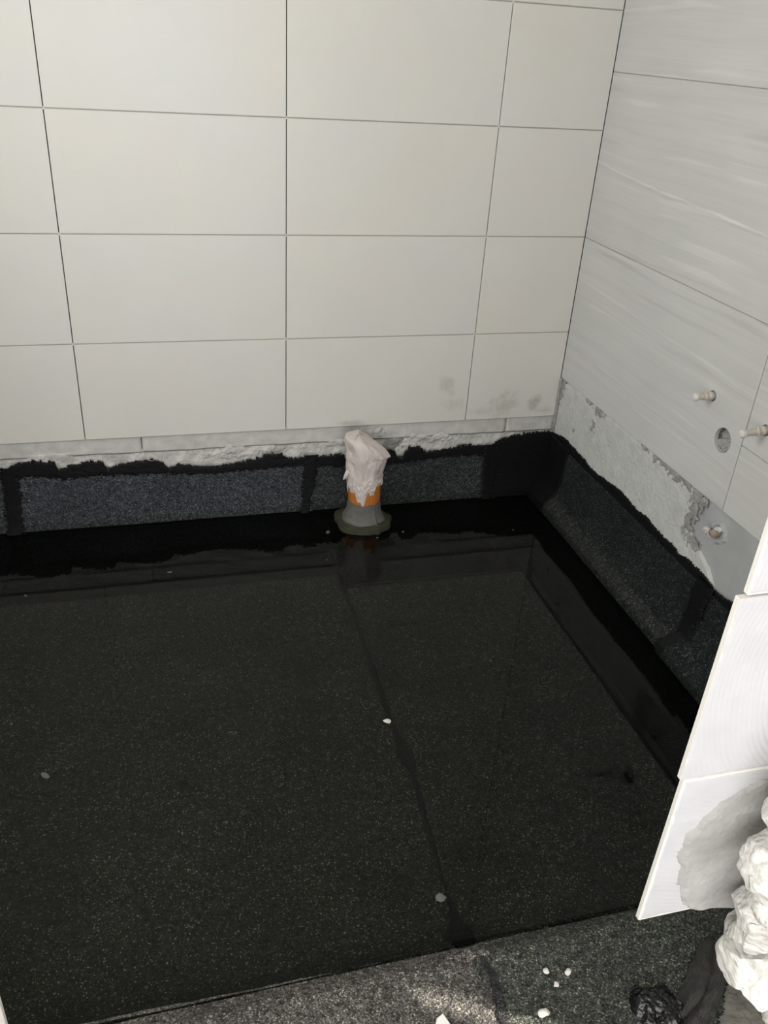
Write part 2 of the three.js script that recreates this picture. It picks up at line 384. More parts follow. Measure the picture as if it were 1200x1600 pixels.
// lumps of mortar squeezed out beneath the tiles
for (const [x, y, rx, ry] of [[-1.10, .225, .075, .026], [-.99, .222, .05, .02], [-.76, .235, .05, .018], [-.62, .262, .045, .026], [-.57, .22, .03, .03], [-.40, .232, .06, .02], [-.48, .238, .04, .018]])
  mesh('mortar_smear', patch(x - rx * 1.4, x + rx * 1.4, y - ry * 1.4, y + ry * 1.4, 60, 30, (u, v) => .008 * (1 - Math.hypot((u - x) / rx, (v - y) / ry) + 1.1 * fbm(u * 40, v * 40, 3, 4)) , (u, v, h) => [u, v, -.011 + Math.min(h, .007)]), x < -.6 || x > -.55 ? M.plaster : M.mortar, wallBack);

// ------------------------------------------------------------------ right wall: grey stone tiles 91 x 45
const SPLIT = .9135;
function stone(z0, z1, y0, y1, m, holes = []) {
  const w = z1 - z0 - .0024, h = y1 - y0 - .0016;
  let g = chamferBox(TILE_D, h, w, .0008);
  g.translate(TILE_D / 2, (y0 + y1) / 2, (z0 + z1) / 2);
  g = metreUV(g, -z0, -y0);
  if (holes.length) g = holed(g, holes, -.02, .03);
  mesh('tile', g, m, wallRight);
}
stone(-.0008, SPLIT, .430, .885, M.stoneB, [DRAIN, PLUG[0]]);
stone(-.0008, SPLIT, .885, 1.337, M.stoneA);
stone(-.0008, SPLIT, 1.337, 1.789, M.stoneC);
stone(-.0008, SPLIT, 1.789, 2.241, M.stoneB);
stone(-.0008, SPLIT, 2.241, CEIL, M.stoneA);
stone(SPLIT, FRONT - .012, .430, .606, M.stoneC);
stone(SPLIT, FRONT - .012, .606, 1.058, M.stoneC, [PLUG[1]]);
stone(SPLIT, FRONT - .012, 1.058, 1.510, M.stoneB);
stone(SPLIT, FRONT - .012, 1.510, 1.962, M.stoneA);
stone(SPLIT, FRONT - .012, 1.962, CEIL, M.stoneC);
const gm = (y0, y1, z0, z1) => boxGeo(.003, .0125, y0, y1, z0, z1);
for (const y of [.885, 1.337, 1.789, 2.241]) mesh('grout_line', gm(y - .0016, y + .0016, .001, SPLIT), M.grout, wallRight);
for (const y of [.606, 1.058, 1.51, 1.962]) mesh('grout_line', gm(y - .0016, y + .0016, SPLIT, FRONT - .012), M.grout, wallRight);
// cement band below the stone tiles: a pale coat that breaks off, and the smooth render behind it
mesh('render_patch', sheet(.70, FRONT - .012, .12, .436, 120, 50, (s, t) => [.0095 - .0015 * fbm(s * 8, t * 8, 3, 3), t, s], .003), M.render, wallRight);
const coatEnd = curve([[.12, .98], [.225, .965], [.262, .925], [.285, .875], [.30, .84], [.315, .808], [.34, .80], [.375, .812], [.40, .818], [.42, .80], [.437, .765], [.45, .75]]);
mesh('cement_coat', patch(-.012, 1.02, .12, .434, 520, 160, (s, t) => {
  const edge = coatEnd(t) + .012 * fbm(t * 60, s * 20, 2, 4) - s, gap = t - (.430 - .006 * smooth(.02, .4, N(s * 11, 4)) - .012 * smooth(.2, .5, fbm(s * 7, 2, 2, 3)));
  const pits = smooth(.42, .5, fbm(s * 55, t * 55, 8, 3));
  return Math.min(.0065, .5 * edge, -.6 * gap) * (1 - .75 * pits) + .0012 * fbm(s * 16, t * 20, 4, 4);
}, (s, t, h) => [.0098 - h, t, s]), M.coat, wallRight);
for (const [z, y, rz, ry] of [[.655, .424, .05, .012], [.715, .418, .045, .016], [.81, .41, .03, .022], [.805, .36, .022, .03], [.80, .325, .02, .03], [.27, .418, .03, .013], [.20, .422, .02, .008], [.012, .40, .02, .05], [.545, .424, .02, .008], [.84, .29, .03, .015], [.60, .412, .01, .01], [.14, .30, .008, .007], [.25, .36, .012, .02]])
  mesh('mortar_smear', patch(z - rz * 1.5, z + rz * 1.5, y - ry * 1.5, Math.min(y + ry * 1.5, .431), 50, 40, (u, v) => .004 * (1 - Math.hypot((u - z) / rz, (v - y) / ry) + 2.1 * fbm(u * 75, v * 75, z * 9, 4)), (u, v, h) => [.0036 - Math.min(h, .0025) , v, u]), M.mortar, wallRight);
mesh('corner_filler', patch(.236, .43, -.002, .02, 60, 10, (y, z) => .004 + .006 * fbm(y * 40, z * 60, 1, 3), (y, z, h) => [z * .2 - .002 - h * .5, y, .001 + z * .5 + h * .3]), M.mortar, wallRight);
// inside of the drilled drain hole
mesh('hole_mortar', patch(DRAIN[0] - .034, DRAIN[0] + .034, DRAIN[1] - .034, DRAIN[1] + .034, 60, 60, (y, z) => .034 + .05 * Math.abs(fbm(y * 38, z * 38, 6, 4)) + .012 * smooth(.0, -.03, y - DRAIN[0]) - (Math.hypot(y - DRAIN[0], z - DRAIN[1]) > .0335 ? 1 : 0), (y, z, h) => [.062 - Math.max(h, 0), y, z]), M.adhesiveGrey, wallRight);

// ------------------------------------------------------------------ front wall tiles seen from behind, adhesive and broken masonry
const frontRows = [.296, .583, .870, 1.170, 1.470, 1.770, 2.070, DOOR_H];
const overhang = [-.695, -.702, -.692, -.696, -.694, -.697, -.695];
for (let r = 0; r + 1 < frontRows.length; r++) {
  for (const [x0, x1] of [[overhang[r], overhang[r] + .6], [overhang[r] + .6, .0], [-2.133, DOOR_L + .001 * r % 2], [LEFT, -2.133]]) {
    const w = x1 - x0 - .0016, h = frontRows[r + 1] - frontRows[r] - .0022;
    const t = mesh('tile', tileGeo(w, h, .009, .0012), M.tile, wallFront);
    t.position.set((x0 + x1) / 2, (frontRows[r] + frontRows[r + 1]) / 2, FRONT - .0045 - .001 * (r === 1 ? -1 : 0));
  }
}
// combed adhesive on the back of the middle tile and the one above
function combed(y0, y1, x0, x1, sd, z) {
  return patch(x0, x1, y0, y1, 170, Math.round((y1 - y0) / .0017), (x, y) => {
    const e = Math.min(x - x0 - .0005, y - y0 - .001, y1 - .001 - y) + .004 * fbm(x * 40, y * 40, sd, 3);
    const arc = Math.hypot(x + .44 + .02 * sd, (y - (.66 + .1 * sd)) * .8) + .004 * fbm(x * 12, y * 12, sd, 2);
    const keep = smooth(-.62, -.54, x + .05 * fbm(x * 9, y * 9, sd, 3)) * .8 + .2;
    return Math.min(.35 * e, .0012 + keep * .0009 * Math.sin(arc * 880) + .0008 * fbm(x * 30, y * 30, sd, 3));
  }, (x, y, h) => [x, y, z + h]);
}
mesh('adhesive_layer', combed(.585, .869, -.701, -.50, 1, FRONT + .001), M.adhesive, wallFront);
mesh('adhesive_layer', combed(.873, 1.169, -.69, -.50, 2, FRONT), M.adhesive, wallFront);
mesh('adhesive_layer', combed(.298, .581, -.693, -.50, 4, FRONT - .0006), M.adhesive, wallFront);
mesh('adhesive_patch', patch(-.69, -.44, .297, .59, 200, 220, (x, y) => {
  const left = curve([[.29, -.60], [.32, -.628], [.36, -.645], [.40, -.652], [.44, -.664], [.475, -.66], [.50, -.645], [.53, -.622], [.55, -.59], [.56, -.56], [.59, -.53]])(y);
  const e = x - left + .012 * fbm(x * 45, y * 45, 3, 4);
  const rim = .0035 * Math.exp(-Math.pow((e - .006) / .005, 2)) * (0.5 + N(x * 60, y * 60));
  return Math.min(.35 * e, .0045 + .016 * smooth(-.58, -.50, x - .25 * (y - .3))) + rim + .0016 * fbm(x * 35, y * 35, 7, 4);
}, (x, y, h) => [x, y, FRONT + .0005 + h]), M.adhesiveGrey, wallFront);
// broken end of the wall: a rough core and single lumps of masonry
const lumps = [
  [-.50, .40, 1.872, .085, .075, .075, 1], [-.475, .25, 1.868, .09, .095, .075, 2], [-.43, .12, 1.880, .075, .07, .07, 3], [-.545, .565, 1.862, .065, .08, .06, 4], [-.52, .69, 1.866, .075, .08, .06, 5],
  [-.545, .335, 1.842, .042, .05, .038, 6], [-.53, .245, 1.850, .05, .045, .045, 7], [-.46, .16, 1.836, .055, .045, .04, 8], [-.562, .465, 1.848, .045, .055, .045, 9], [-.48, .85, 1.87, .07, .09, .07, 10],
  [-.405, .075, 1.842, .05, .035, .04, 11], [-.50, 1.02, 1.87, .07, .09, .07, 12], [-.545, .40, 1.838, .03, .026, .022, 13], [-.42, .30, 1.90, .07, .07, .04, 14], [-.53, .20, 1.838, .03, .022, .025, 15]];
for (const [x, y, z, a, b, c, s] of lumps) { const o = mesh('masonry_lump', lump(a, b, c, s, 14, 11, .14), M.rubble, wallFront); o.position.set(x, y, z); o.rotation.set(s, s * 1.7, s * .6); }
for (let k = 0; k < 7; k++) { const o = mesh('masonry_lump', lump(.07, .09, .07, 30 + k, 8, 9, .12), M.rubble, wallFront); o.position.set(-.47 - .03 * (k % 2), 1.17 + k * .17, 1.87); }

// ------------------------------------------------------------------ bitumen membrane: upstands, floor sheets, sill sheets, tar
const tarTop = curve([[-2.5, .21], [-1.9, .215], [-1.773, .206], [-1.736, .220], [-1.700, .228], [-1.664, .230], [-1.620, .222], [-1.611, .192], [-1.599, .204], [-1.539, .217], [-1.484, .217], [-1.472, .186], [-1.460, .194], [-1.410, .208], [-1.334, .212], [-1.306, .201], [-1.294, .180], [-1.258, .193], [-1.210, .183], [-1.161, .175], [-1.081, .186], [-1.010, .197], [-.989, .207], [-.938, .208], [-.918, .190], [-.813, .190], [-.739, .195], [-.723, .161], [-.701, .160], [-.577, .203], [-.560, .188], [-.547, .161], [-.534, .160], [-.527, .186], [-.510, .206], [-.477, .201], [-.453, .183], [-.396, .187], [-.351, .193], [-.317, .199], [-.247, .194], [-.234, .181], [-.202, .208], [-.146, .224], [-.099, .229], [-.028, .232], [.02, .227]]);
const grainTop = curve([[-2.5, .18], [-1.776, .187], [-1.668, .194], [-1.598, .180], [-1.487, .185], [-1.318, .177], [-1.162, .168], [-1.021, .172], [-.918, .176], [-.728, .163], [-.553, .161], [-.464, .167], [-.374, .175], [-.234, .171], [0, .19]]);
const tarTopR = curve([[-.03, .231], [.007, .231], [.097, .249], [.175, .245], [.250, .241], [.295, .234], [.387, .242], [.472, .252], [.535, .245], [.584, .242], [.626, .249], [.672, .243], [.727, .240], [.777, .241], [.801, .233], [.836, .243], [.883, .242], [.920, .242], [.956, .234], [.981, .231], [1.016, .236], [1.046, .246], [1.8, .24]]);
// profile of an upstand: distance from the wall plane against height
const backProfile = curve([[-.001, .024], [.006, .021], [.014, .018], [.021, .015], [.03, .013], [.1, .006], [.25, -.003]]);
const rightProfile = curve([[-.001, .066], [.008, .062], [.020, .056], [.036, .042], [.052, .028], [.070, .017], [.10, .010], [.25, -.003]]);
const ups = [];
const backUpstands = [
  [-2.44, -1.755, M.grainBack, 'bitumen membrane upstand below the cream tiles, cut off by the left picture edge'],
  [-1.765, -.84, M.grainBack, 'long blue-grey bitumen membrane upstand below the cream tiles left of the wrapped pipe'],
  [-.85, -.215, M.grainBackShaded, 'bitumen membrane upstand with shade and damp put into its dark colour, behind and right of the wrapped pipe']];
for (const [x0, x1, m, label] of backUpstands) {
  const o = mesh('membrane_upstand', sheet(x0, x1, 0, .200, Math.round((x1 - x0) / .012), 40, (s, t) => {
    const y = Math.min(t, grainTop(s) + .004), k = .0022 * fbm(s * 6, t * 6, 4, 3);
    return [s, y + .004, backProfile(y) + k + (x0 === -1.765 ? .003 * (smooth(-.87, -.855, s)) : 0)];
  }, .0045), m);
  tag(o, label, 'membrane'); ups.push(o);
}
{ // black corner piece, folded round the corner
  const o = thing('corner_membrane', 'black tarred membrane corner piece where the two tiled walls meet', 'membrane', [0, 0, 0]);
  mesh('back_flap', sheet(-.235, .004, 0, 1, 60, 60, (s, b) => { const t = b * (tarTop(s) - .012); return [s, t + .003, backProfile(t) + .004 * smooth(-.235, -.2, s) + .0012 + .003 * fbm(s * 12, t * 12, 2, 4)]; }, .005), M.tar, o);
  mesh('side_flap', sheet(-.004, .15, 0, .226, 30, 50, (s, t) => [-rightProfile(t) - .0035 - .004 * fbm(s * 12, t * 12, 6, 4), t + .003, .15 - s - .004], .006), M.tar, o);
}
const rightUpstands = [
  [.10, .945, 'dark bitumen membrane upstand with a grainy sloped foot below the grey stone tiles'],
  [.935, 1.70, 'greenish black bitumen membrane upstand half hidden behind the front white tile']];
for (const [z0, z1, label] of rightUpstands) {
  const o = mesh('membrane_upstand', sheet(-z1, -z0, 0, .215, Math.round((z1 - z0) / .012), 50, (s, t) => [-rightProfile(t) - .003 * fbm(s * 7, t * 9, 3, 3) - (z0 > .5 ? .016 * smooth(.06, .0, Math.abs(t - .03)) : 0), t + .002, -s], .0045), M.grainDark);
  tag(o, label, 'membrane'); ups.push(o);
}
{ const o = mesh('granule_strip', patch(.13, .915, .0, .13, 420, 60, (s, t) => Math.min(.0008, .2 * (Math.min(t - .016, .05 - t + .012 * fbm(s * 5, 1, 2, 3)) + .016 * fbm(s * 70, t * 70, 3, 4))), (s, t, h) => [-rightProfile(t) - .0062 - h - .003 * fbm(-s * 7, t * 9, 3, 3), t + .002, s]), M.grainPale, ups[3]); o.userData.label = 'band of paler granules along the sloped foot'; }
// ragged brushed tar along the top of the upstands
const ragged = (s, t) => .011 * fbm(s * 80, t * 90, 2, 4) + .006 * N(s * 300, t * 220);
tag(mesh('tar_band', patch(LEFT + .005, .004, .12, .245, 1400, 80, (s, t) => {
  const up = tarTop(s) + .0035 * N(s * 120, 2) - t + ragged(s, t), down = t - grainTop(s) + .012 + 1.6 * ragged(s + 3, t);
  return Math.min(.0018, .5 * up, .35 * down) + .0004 * N(s * 120, t * 120);
}, (s, t, h) => [s, t, Math.max(backProfile(t) + .0015, -.006) + h]), M.tar), 'ragged black tar line brushed along the foot of the cream tiled wall', 'tar');
tag(mesh('tar_band', patch(.0, 1.72, .17, .262, 1200, 70, (s, t) => {
  const up = tarTopR(s) - t + .6 * ragged(s, t), down = t - (.206 + .012 * fbm(s * 9, 1, 3, 3)) + 1.2 * ragged(s + 3, t);
  return Math.min(.002, .5 * up, .35 * down) + .0004 * N(s * 120, t * 120);
}, (s, t, h) => [Math.min(-rightProfile(t) - .001, .002) - h, t, s]), M.tar), 'black tar line along the cement band under the grey stone tiles', 'tar');
// vertical tarred joints of the upstands
function joint(parent, label, u0, u1, v0, v1, h, place) { const o = mesh('tar_joint', patch(u0, u1, v0, v1, 90, 140, h, place), M.tar, parent); o.userData.label = label; return o; }
joint(ups[1], 'black vertical tar joint on the upstand just left of the wrapped pipe', -.91, -.78, .0, .20, (s, t) => Math.min(.0015, .35 * (.020 - .006 * smooth(.1, .05, t) - Math.abs(s + .852 - .12 * (t - .1)) + 1.6 * ragged(s, t))), (s, t, h) => [s, t, backProfile(t) + .0055 + h]);
joint(ups[0], 'black vertical tar joint on the upstand by the left picture edge', -1.83, -1.68, .0, .215, (s, t) => Math.min(.0015, .35 * (.022 - Math.abs(s + 1.752 - .05 * (t - .1)) + 1.6 * ragged(s, t))), (s, t, h) => [s, t, backProfile(t) + .0045 + h]);
joint(ups[3], 'black tar joint crossing the sloped foot of the right upstand', .80, 1.06, .0, .235, (s, t) => {
  const c = .937 + .012 * N(t * 30, 1) - .012 * smooth(.06, .02, t), w = .027 + .006 * smooth(.16, .2, t);
  return Math.min(.002, .35 * (w - Math.abs(s - c) + 1.5 * ragged(s, t)));
}, (s, t, h) => [-rightProfile(t) - .0045 - h - .006, t + .002, s]);
joint(ups[2], 'tar brushed edge of the corner piece, left of the black corner', -.27, -.17, .0, .2, (s, t) => Math.min(.0015, .35 * (.022 - Math.abs(s + .222) + 1.6 * ragged(s, t))), (s, t, h) => [s, t, backProfile(t) + .008 + h]);

// floor sheets under the water
const wave = (s, t, k) => .0016 * fbm(s * 3.5, t * 3.5, k, 3);
const seamX = curve([[0, -.807], [.234, -.825], [.413, -.832], [.604, -.828], [.847, -.835], [1.031, -.836], [1.191, -.831], [1.327, -.843], [1.503, -.854], [1.6, -.862]]);
const floorEdge = (z) => .030 * smooth(1.565, 1.612, z);
function floorSheet(label, m, y, x0, x1, z0, z1, thick = .004) {
  const o = mesh('membrane_sheet', sheet(0, 1, 0, 1, 60, 110, (a, b) => {
    const z = lerp(z1, z0, b), l = typeof x0 === 'function' ? x0(z) : x0, r = typeof x1 === 'function' ? x1(z) : x1, x = lerp(l, r, a);
    return [x, y + wave(x, z, 1) + floorEdge(z), z];
  }, thick), m);
  const p = o.geometry.attributes.position, uv = o.geometry.attributes.uv;
  for (let i = 0; i < p.count; i++) uv.setXY(i, p.getX(i), p.getZ(i));
  return tag(o, label, 'membrane');
}
const sheetL = floorSheet('wide bitumen floor sheet under water on the left of the long seam', M.grainFloor, .000, -1.78, (z) => seamX(z) + .004, .405, 1.606);
const sheetR = floorSheet('bitumen floor sheet under water on the right of the long seam', M.grainFloor, .0035, seamX, (z) => -.283 + .003 * N(z * 9), .482, 1.606);
floorSheet('dark membrane lap under water along the foot of the cream tiled wall', M.grainLap, -.0030, -2.40, -.10, .035, .49, .002);
const lapR = floorSheet('dark membrane lap under water along the foot of the right wall', M.grainLap, -.0012, -.32, -.078, .30, 1.606, .003);
const sheetEdge = floorSheet('strip of floor membrane under water by the left picture edge', M.grainFloor, .0008, -2.40, -1.77, .405, 1.606, .003);
// bitumen squeezed out along the sheet edges
const bleed = (s, t) => .010 * fbm(s * 30, t * 30, 4, 4);
function bead(parent, label, u0, u1, v0, v1, nu, nv, h, y) { const o = mesh('bitumen_seam', patch(u0, u1, v0, v1, nu, nv, h, (u, v, k) => [u, y + floorEdge(v) + wave(u, v, 1) + k, v]), M.tarWet, parent); o.userData.label = label; return o; }
bead(sheetR, 'long black bitumen seam running across the flooded floor to the wrapped pipe', -.92, -.76, .10, 1.61, 110, 760, (x, z) => {
  const w = .0055 + .005 * fbm(z * 9, 1, 2, 3) + .013 * Math.exp(-Math.pow((z - 1.13) / .045, 2)) + .020 * Math.exp(-Math.pow((z - 1.575) / .035, 2)) + .008 * smooth(.5, .2, z) - .006 * smooth(1.38, 1.45, z) * smooth(1.53, 1.47, z);
  return Math.min(.002, .4 * (w - Math.abs(x - seamX(z) + .004) + bleed(x, z)));
}, .0045);
bead(sheetR, 'black bitumen seam under water between the pipe and the right wall', -.80, -.26, .45, .52, 380, 60, (x, z) => Math.min(.002, .4 * (.007 + .004 * N(x * 9) - Math.abs(z - .477 - .004 * smooth(-.8, -.3, x)) + .8 * bleed(x, z))), .0045);
bead(sheetR, 'wide black bitumen seam under water parallel to the right wall', -.32, -.22, .46, 1.58, 60, 560, (x, z) => Math.min(.002, .4 * (.015 - Math.abs(x + .271) + .7 * bleed(x, z))), .0045);
bead(lapR, 'thin black seam in the dark lap beside the right wall under water', -.21, -.13, .5, 1.5, 60, 500, (x, z) => Math.min(.002, .4 * (.007 - Math.abs(x + .175 - .012 * N(z * 3)) + .8 * bleed(x, z))), .002);
bead(sheetEdge, 'black bitumen seam under water by the left picture edge', -1.84, -1.70, .06, 1.4, 60, 500, (x, z) => Math.min(.002, .4 * (.014 - Math.abs(x + 1.772) + .8 * bleed(x, z))), .003);
for (const [x, z, a, b, label] of [[-.432, 1.273, .030, .008, 'flat dark tar dab lying crosswise on the right floor sheet near the white tile'], [-.383, 1.288, .010, .034, 'narrow dark tar dab lying lengthwise on the right floor sheet near the white tile'], [-1.317, 1.116, .009, .008, 'small black tar spot on the left floor sheet']])
  bead(x < -.8 ? sheetL : sheetR, label, x - a * 1.8, x + a * 1.8, z - b * 1.8, z + b * 1.8, 40, 40, (u, v) => .003 * (1 - Math.hypot((u - x) / a, (v - z) / b) + .8 * fbm(u * 60, v * 60, 1, 3)), .0045);

// sill sheets in the doorway, above the water
const sillY = (x, z) => .026 + .020 * smooth(1.603, 1.64, z) + .003 * fbm(x * 5, z * 6, 2, 3);
function sillSheet(label, m, x0, x1, z0, z1, lift) {
  const o = mesh('sill_membrane', sheet(0, 1, 0, 1, 90, 60, (a, b) => {
    const z = lerp(z1, z0, b), l = typeof x0 === 'function' ? x0(z) : x0, r = typeof x1 === 'function' ? x1(z) : x1, x = lerp(l, r, a), zz = z + .006 * (x + .9) * smooth(1.75, 1.6, z) * 2;
    return [x, sillY(x, zz) + lift, zz + .0018 * N(x * 40, 1) * smooth(.9, 1, b)];
  }, .0045), m);
  const p = o.geometry.attributes.position, uv = o.geometry.attributes.uv;
  for (let i = 0; i < p.count; i++) uv.setXY(i, p.getX(i), p.getZ(i));
  return tag(o, label, 'membrane');
}
sillSheet('grey mineral membrane on the doorway sill, left of its dark joint', M.grainSill, -1.60, (z) => -.866 + .02 * smooth(1.63, 1.76, z), 1.603, 2.2, 0);
const sillR = sillSheet('darker greenish mineral membrane on the doorway sill, right of its dark joint', M.grainSillGreen, (z) => -.872 + .02 * smooth(1.63, 1.76, z), -.20, 1.603, 2.2, .003);
mesh('tar_joint', patch(-.91, -.79, 1.625, 2.1, 70, 280, (x, z) => Math.min(.0007, .35 * (.0085 * smooth(1.635, 1.66, z) - Math.abs(x + .851 - .01 * N(z * 12)) + .7 * bleed(x, z))), (x, z, h) => [x, sillY(x, z) + .0026 + h, z]), M.grainGroove, sillR).userData.label = 'dark joint line';
mesh('granule_clump', patch(-.92, -.82, 1.6, 1.66, 110, 70, (x, z) => .005 * (1 - Math.hypot((x + .872) / .035, (z - 1.628) / .018) + 1.3 * fbm(x * 50, z * 50, 3, 4)), (x, z, h) => [x, sillY(x, z) + .0025 + Math.min(h, .006), z]), M.grainSill, sillR);
// torn membrane flap and smeared cement beside the broken wall
M.flap = mat({ map: plasterMap([.055, .051, .047], .6, 58, 16, .3), roughness: 0.6, bumpMap: plasterBump, bumpScale: .004 });
tag(mesh('membrane_flap', sheet(0, 1, 0, 1, 80, 80, (a, b) => {
  const z = lerp(2.0, 1.705, b), x = lerp(-.470 - (z - 1.705) * 1.3, -.400 - (z - 1.705) * 1.0, a);
  return [x + .008 * N(z * 30, 3), .054 + .010 * Math.abs(Math.sin(a * 6 + 2.5 * N(z * 12))) * Math.sin(Math.PI * Math.min(1, a * 1.1)) + .008 * fbm(x * 30, z * 30, 3, 3), z];
}, .004), M.flap), 'crumpled dark torn membrane flap beside the broken wall foot', 'membrane');
M.dust = mat({ map: plasterMap([.16, .15, .13], .35, 59, 14, .3), roughness: 0.95, bumpMap: plasterBump, bumpScale: .003 });
tag(mesh('cement_smear', patch(-.70, -.22, 1.72, 2.1, 120, 110, (x, z) => Math.min(.007, .2 * (x + .405 + (z - 1.72) * 1.0)) + .005 * fbm(x * 18, z * 18, 4, 4), (x, z, h) => [x, .052 + h, z]), M.dust), 'grey cement smear on the sill beneath the broken wall', 'cement');

// ------------------------------------------------------------------ standing water
M.water = mat({ color: new THREE.Color().setRGB(.93, .95, .90), transmission: 1, thickness: 0, ior: 1.333, roughness: 0, specularIntensity: 0.68 });
const surface = new THREE.PlaneGeometry(-LEFT - .004, 1.62); surface.rotateX(-Math.PI / 2); surface.translate(LEFT / 2, .025, .80);
const water = mesh('water', surface, M.water);
tag(water, 'still sheet of clear test water standing on the black membrane floor', 'water', null, 'stuff');

// ------------------------------------------------------------------ wrapped pipe stub
{
  const px = -.690, pz = .116, o = thing('pipe_stub', 'orange drain pipe stub wrapped in white plastic, standing in the water', 'pipe', [px, 0, pz]);
  M.orange = mat({ map: plasterMap([.60, .21, .045], .2, 51, 16, .3), roughness: 0.45 });
  M.wrap = mat({ map: plasterMap([.68, .60, .565], .08, 52, 9), roughness: 0.55, bumpMap: plasterBump, bumpScale: 0.001 });
  M.collar = mat({ map: plasterMap([.135, .132, .12], .25, 53, 14), roughness: 0.8, bumpMap: plasterBump, bumpScale: 0.002 });
  const pr = .052;
  mesh('pipe', new THREE.LatheGeometry([[0, .06], [pr, .055], [pr, .27], [pr - .004, .272], [pr - .004, .2], [0, .2]].map((q) => new THREE.Vector2(...q)), 48), M.orange, o);
  // radial surface r(angle, height)
  const radial = (na, nh, fn) => { const pos = [], uv = [], idx = []; for (let j = 0; j <= nh; j++) for (let i = 0; i <= na; i++) { const a = i / na * Math.PI * 2, q = fn(a, j / nh, i === na ? 0 : a); pos.push(...q); uv.push(a * .055, j / nh * .25); }
    for (let j = 0; j < nh; j++) for (let i = 0; i < na; i++) { const a = j * (na + 1) + i, b = a + 1, c = a + na + 1, d = c + 1; idx.push(a, c, d, a, d, b); }
    const g = new THREE.BufferGeometry(); g.setAttribute('position', new THREE.Float32BufferAttribute(pos, 3)); g.setAttribute('uv', new THREE.Float32BufferAttribute(uv, 2)); g.setIndex(idx); g.computeVertexNormals(); return g; };
  const ring = (a, k, z = 0) => N(Math.cos(a) * k, Math.sin(a) * k, z);
  // a = 0 points to the right (+x), a = 90 degrees to the camera side (+z)
  mesh('plastic_wrap', radial(120, 90, (a, t, aa) => {
    const hem = .160 + .022 * ring(aa, 2.4, 1) + .014 * ring(aa, 6, 4), top = .300;
    const y = t < .7 ? lerp(hem, .262, t / .7) : lerp(.262, top, Math.sin((t - .7) / .3 * Math.PI / 2));
    const close = t < .7 ? 1 : Math.sqrt(Math.max(0, 1 - Math.pow((t - .7) / .3, 2.4)));
    let r = (pr + .0045 + .0075 * smooth(.05, .6, t)) * close;
    r *= 1 + .10 * ring(aa, 1.6, t * 2) + .09 * ring(aa, 3.2, 3 + t * 3.5) * (1 - .5 * t) + .035 * ring(aa, 8, t * 7);
    r += .012 * Math.exp(-Math.pow((((aa + Math.PI) % (2 * Math.PI)) - Math.PI - .25) / .3, 2)) * smooth(.55, .78, t) * close;   // corner sticking out to the right
    const lean = .026 * smooth(.7, 1, t);
    return [Math.cos(a) * r - lean, y + .014 * smooth(.7, 1, t) - .030 * smooth(.55, .8, t) * Math.max(0, Math.cos(aa - .1)) * close + .003 * ring(aa, 5, t * 6), Math.sin(a) * r];
  }), M.wrap, o);
  mesh('wrap_tail', lump(.008, .022, .007, 61, 5, 3, .2), M.wrap, o).position.set(-.064, .186, .012);
  o.children[o.children.length - 1].rotation.z = -.55;
  // white cement smeared on the orange pipe
  mesh('cement_smear', radial(100, 40, (a, t, aa) => {
    const fold = smooth(.0, .25, ring(aa, 2.1, 7) + .05 + .5 * Math.exp(-Math.pow((aa - 2.15) / .45, 2)));
    const low = .118 + .034 * ring(aa, 4, 9) - .024 * Math.exp(-Math.pow((aa - 2.05) / .35, 2)) + .05 * (1 - fold), y = lerp(Math.min(low, .15), .18, t);
    const r = pr + .0006 + .004 * smooth(0, .4, t) * (1 + ring(aa, 7, t * 5));
    return [Math.cos(a) * r, y, Math.sin(a) * r];
  }), M.wrap, o);
  mesh('collar', radial(100, 40, (a, t, aa) => {
    const y = lerp(.014, .088 + .006 * ring(aa, 4, 3), t), e = smooth(.75, -.02, t);
    const crease = .007 * Math.exp(-Math.pow((aa - 1.12) / .07, 2)) - .006 * Math.exp(-Math.pow((aa - 1.0) / .06, 2));
    const r = pr + .003 + .012 * e * e * e + .006 * e + .004 * ring(aa, 2.5, 6) * e + crease * (.4 + .6 * e);
    return [Math.cos(a) * r, y, Math.sin(a) * r];
  }), M.collar, o);
  mesh('collar_flange', radial(100, 24, (a, t, aa) => {
    const r = lerp(.060, .092 + .016 * ring(aa, 1.8, 12) + .008 * ring(aa, 5, 2), t);
    return [Math.cos(a) * r, .0225 - .007 * smooth(.1, 1, t) + .002 * ring(aa, 3, t * 3) - (t > .95 ? .012 : 0), Math.sin(a) * r];
  }), mat({ map: plasterMap([.05, .048, .032], .25, 54, 14), roughness: 0.9 }), o);
}

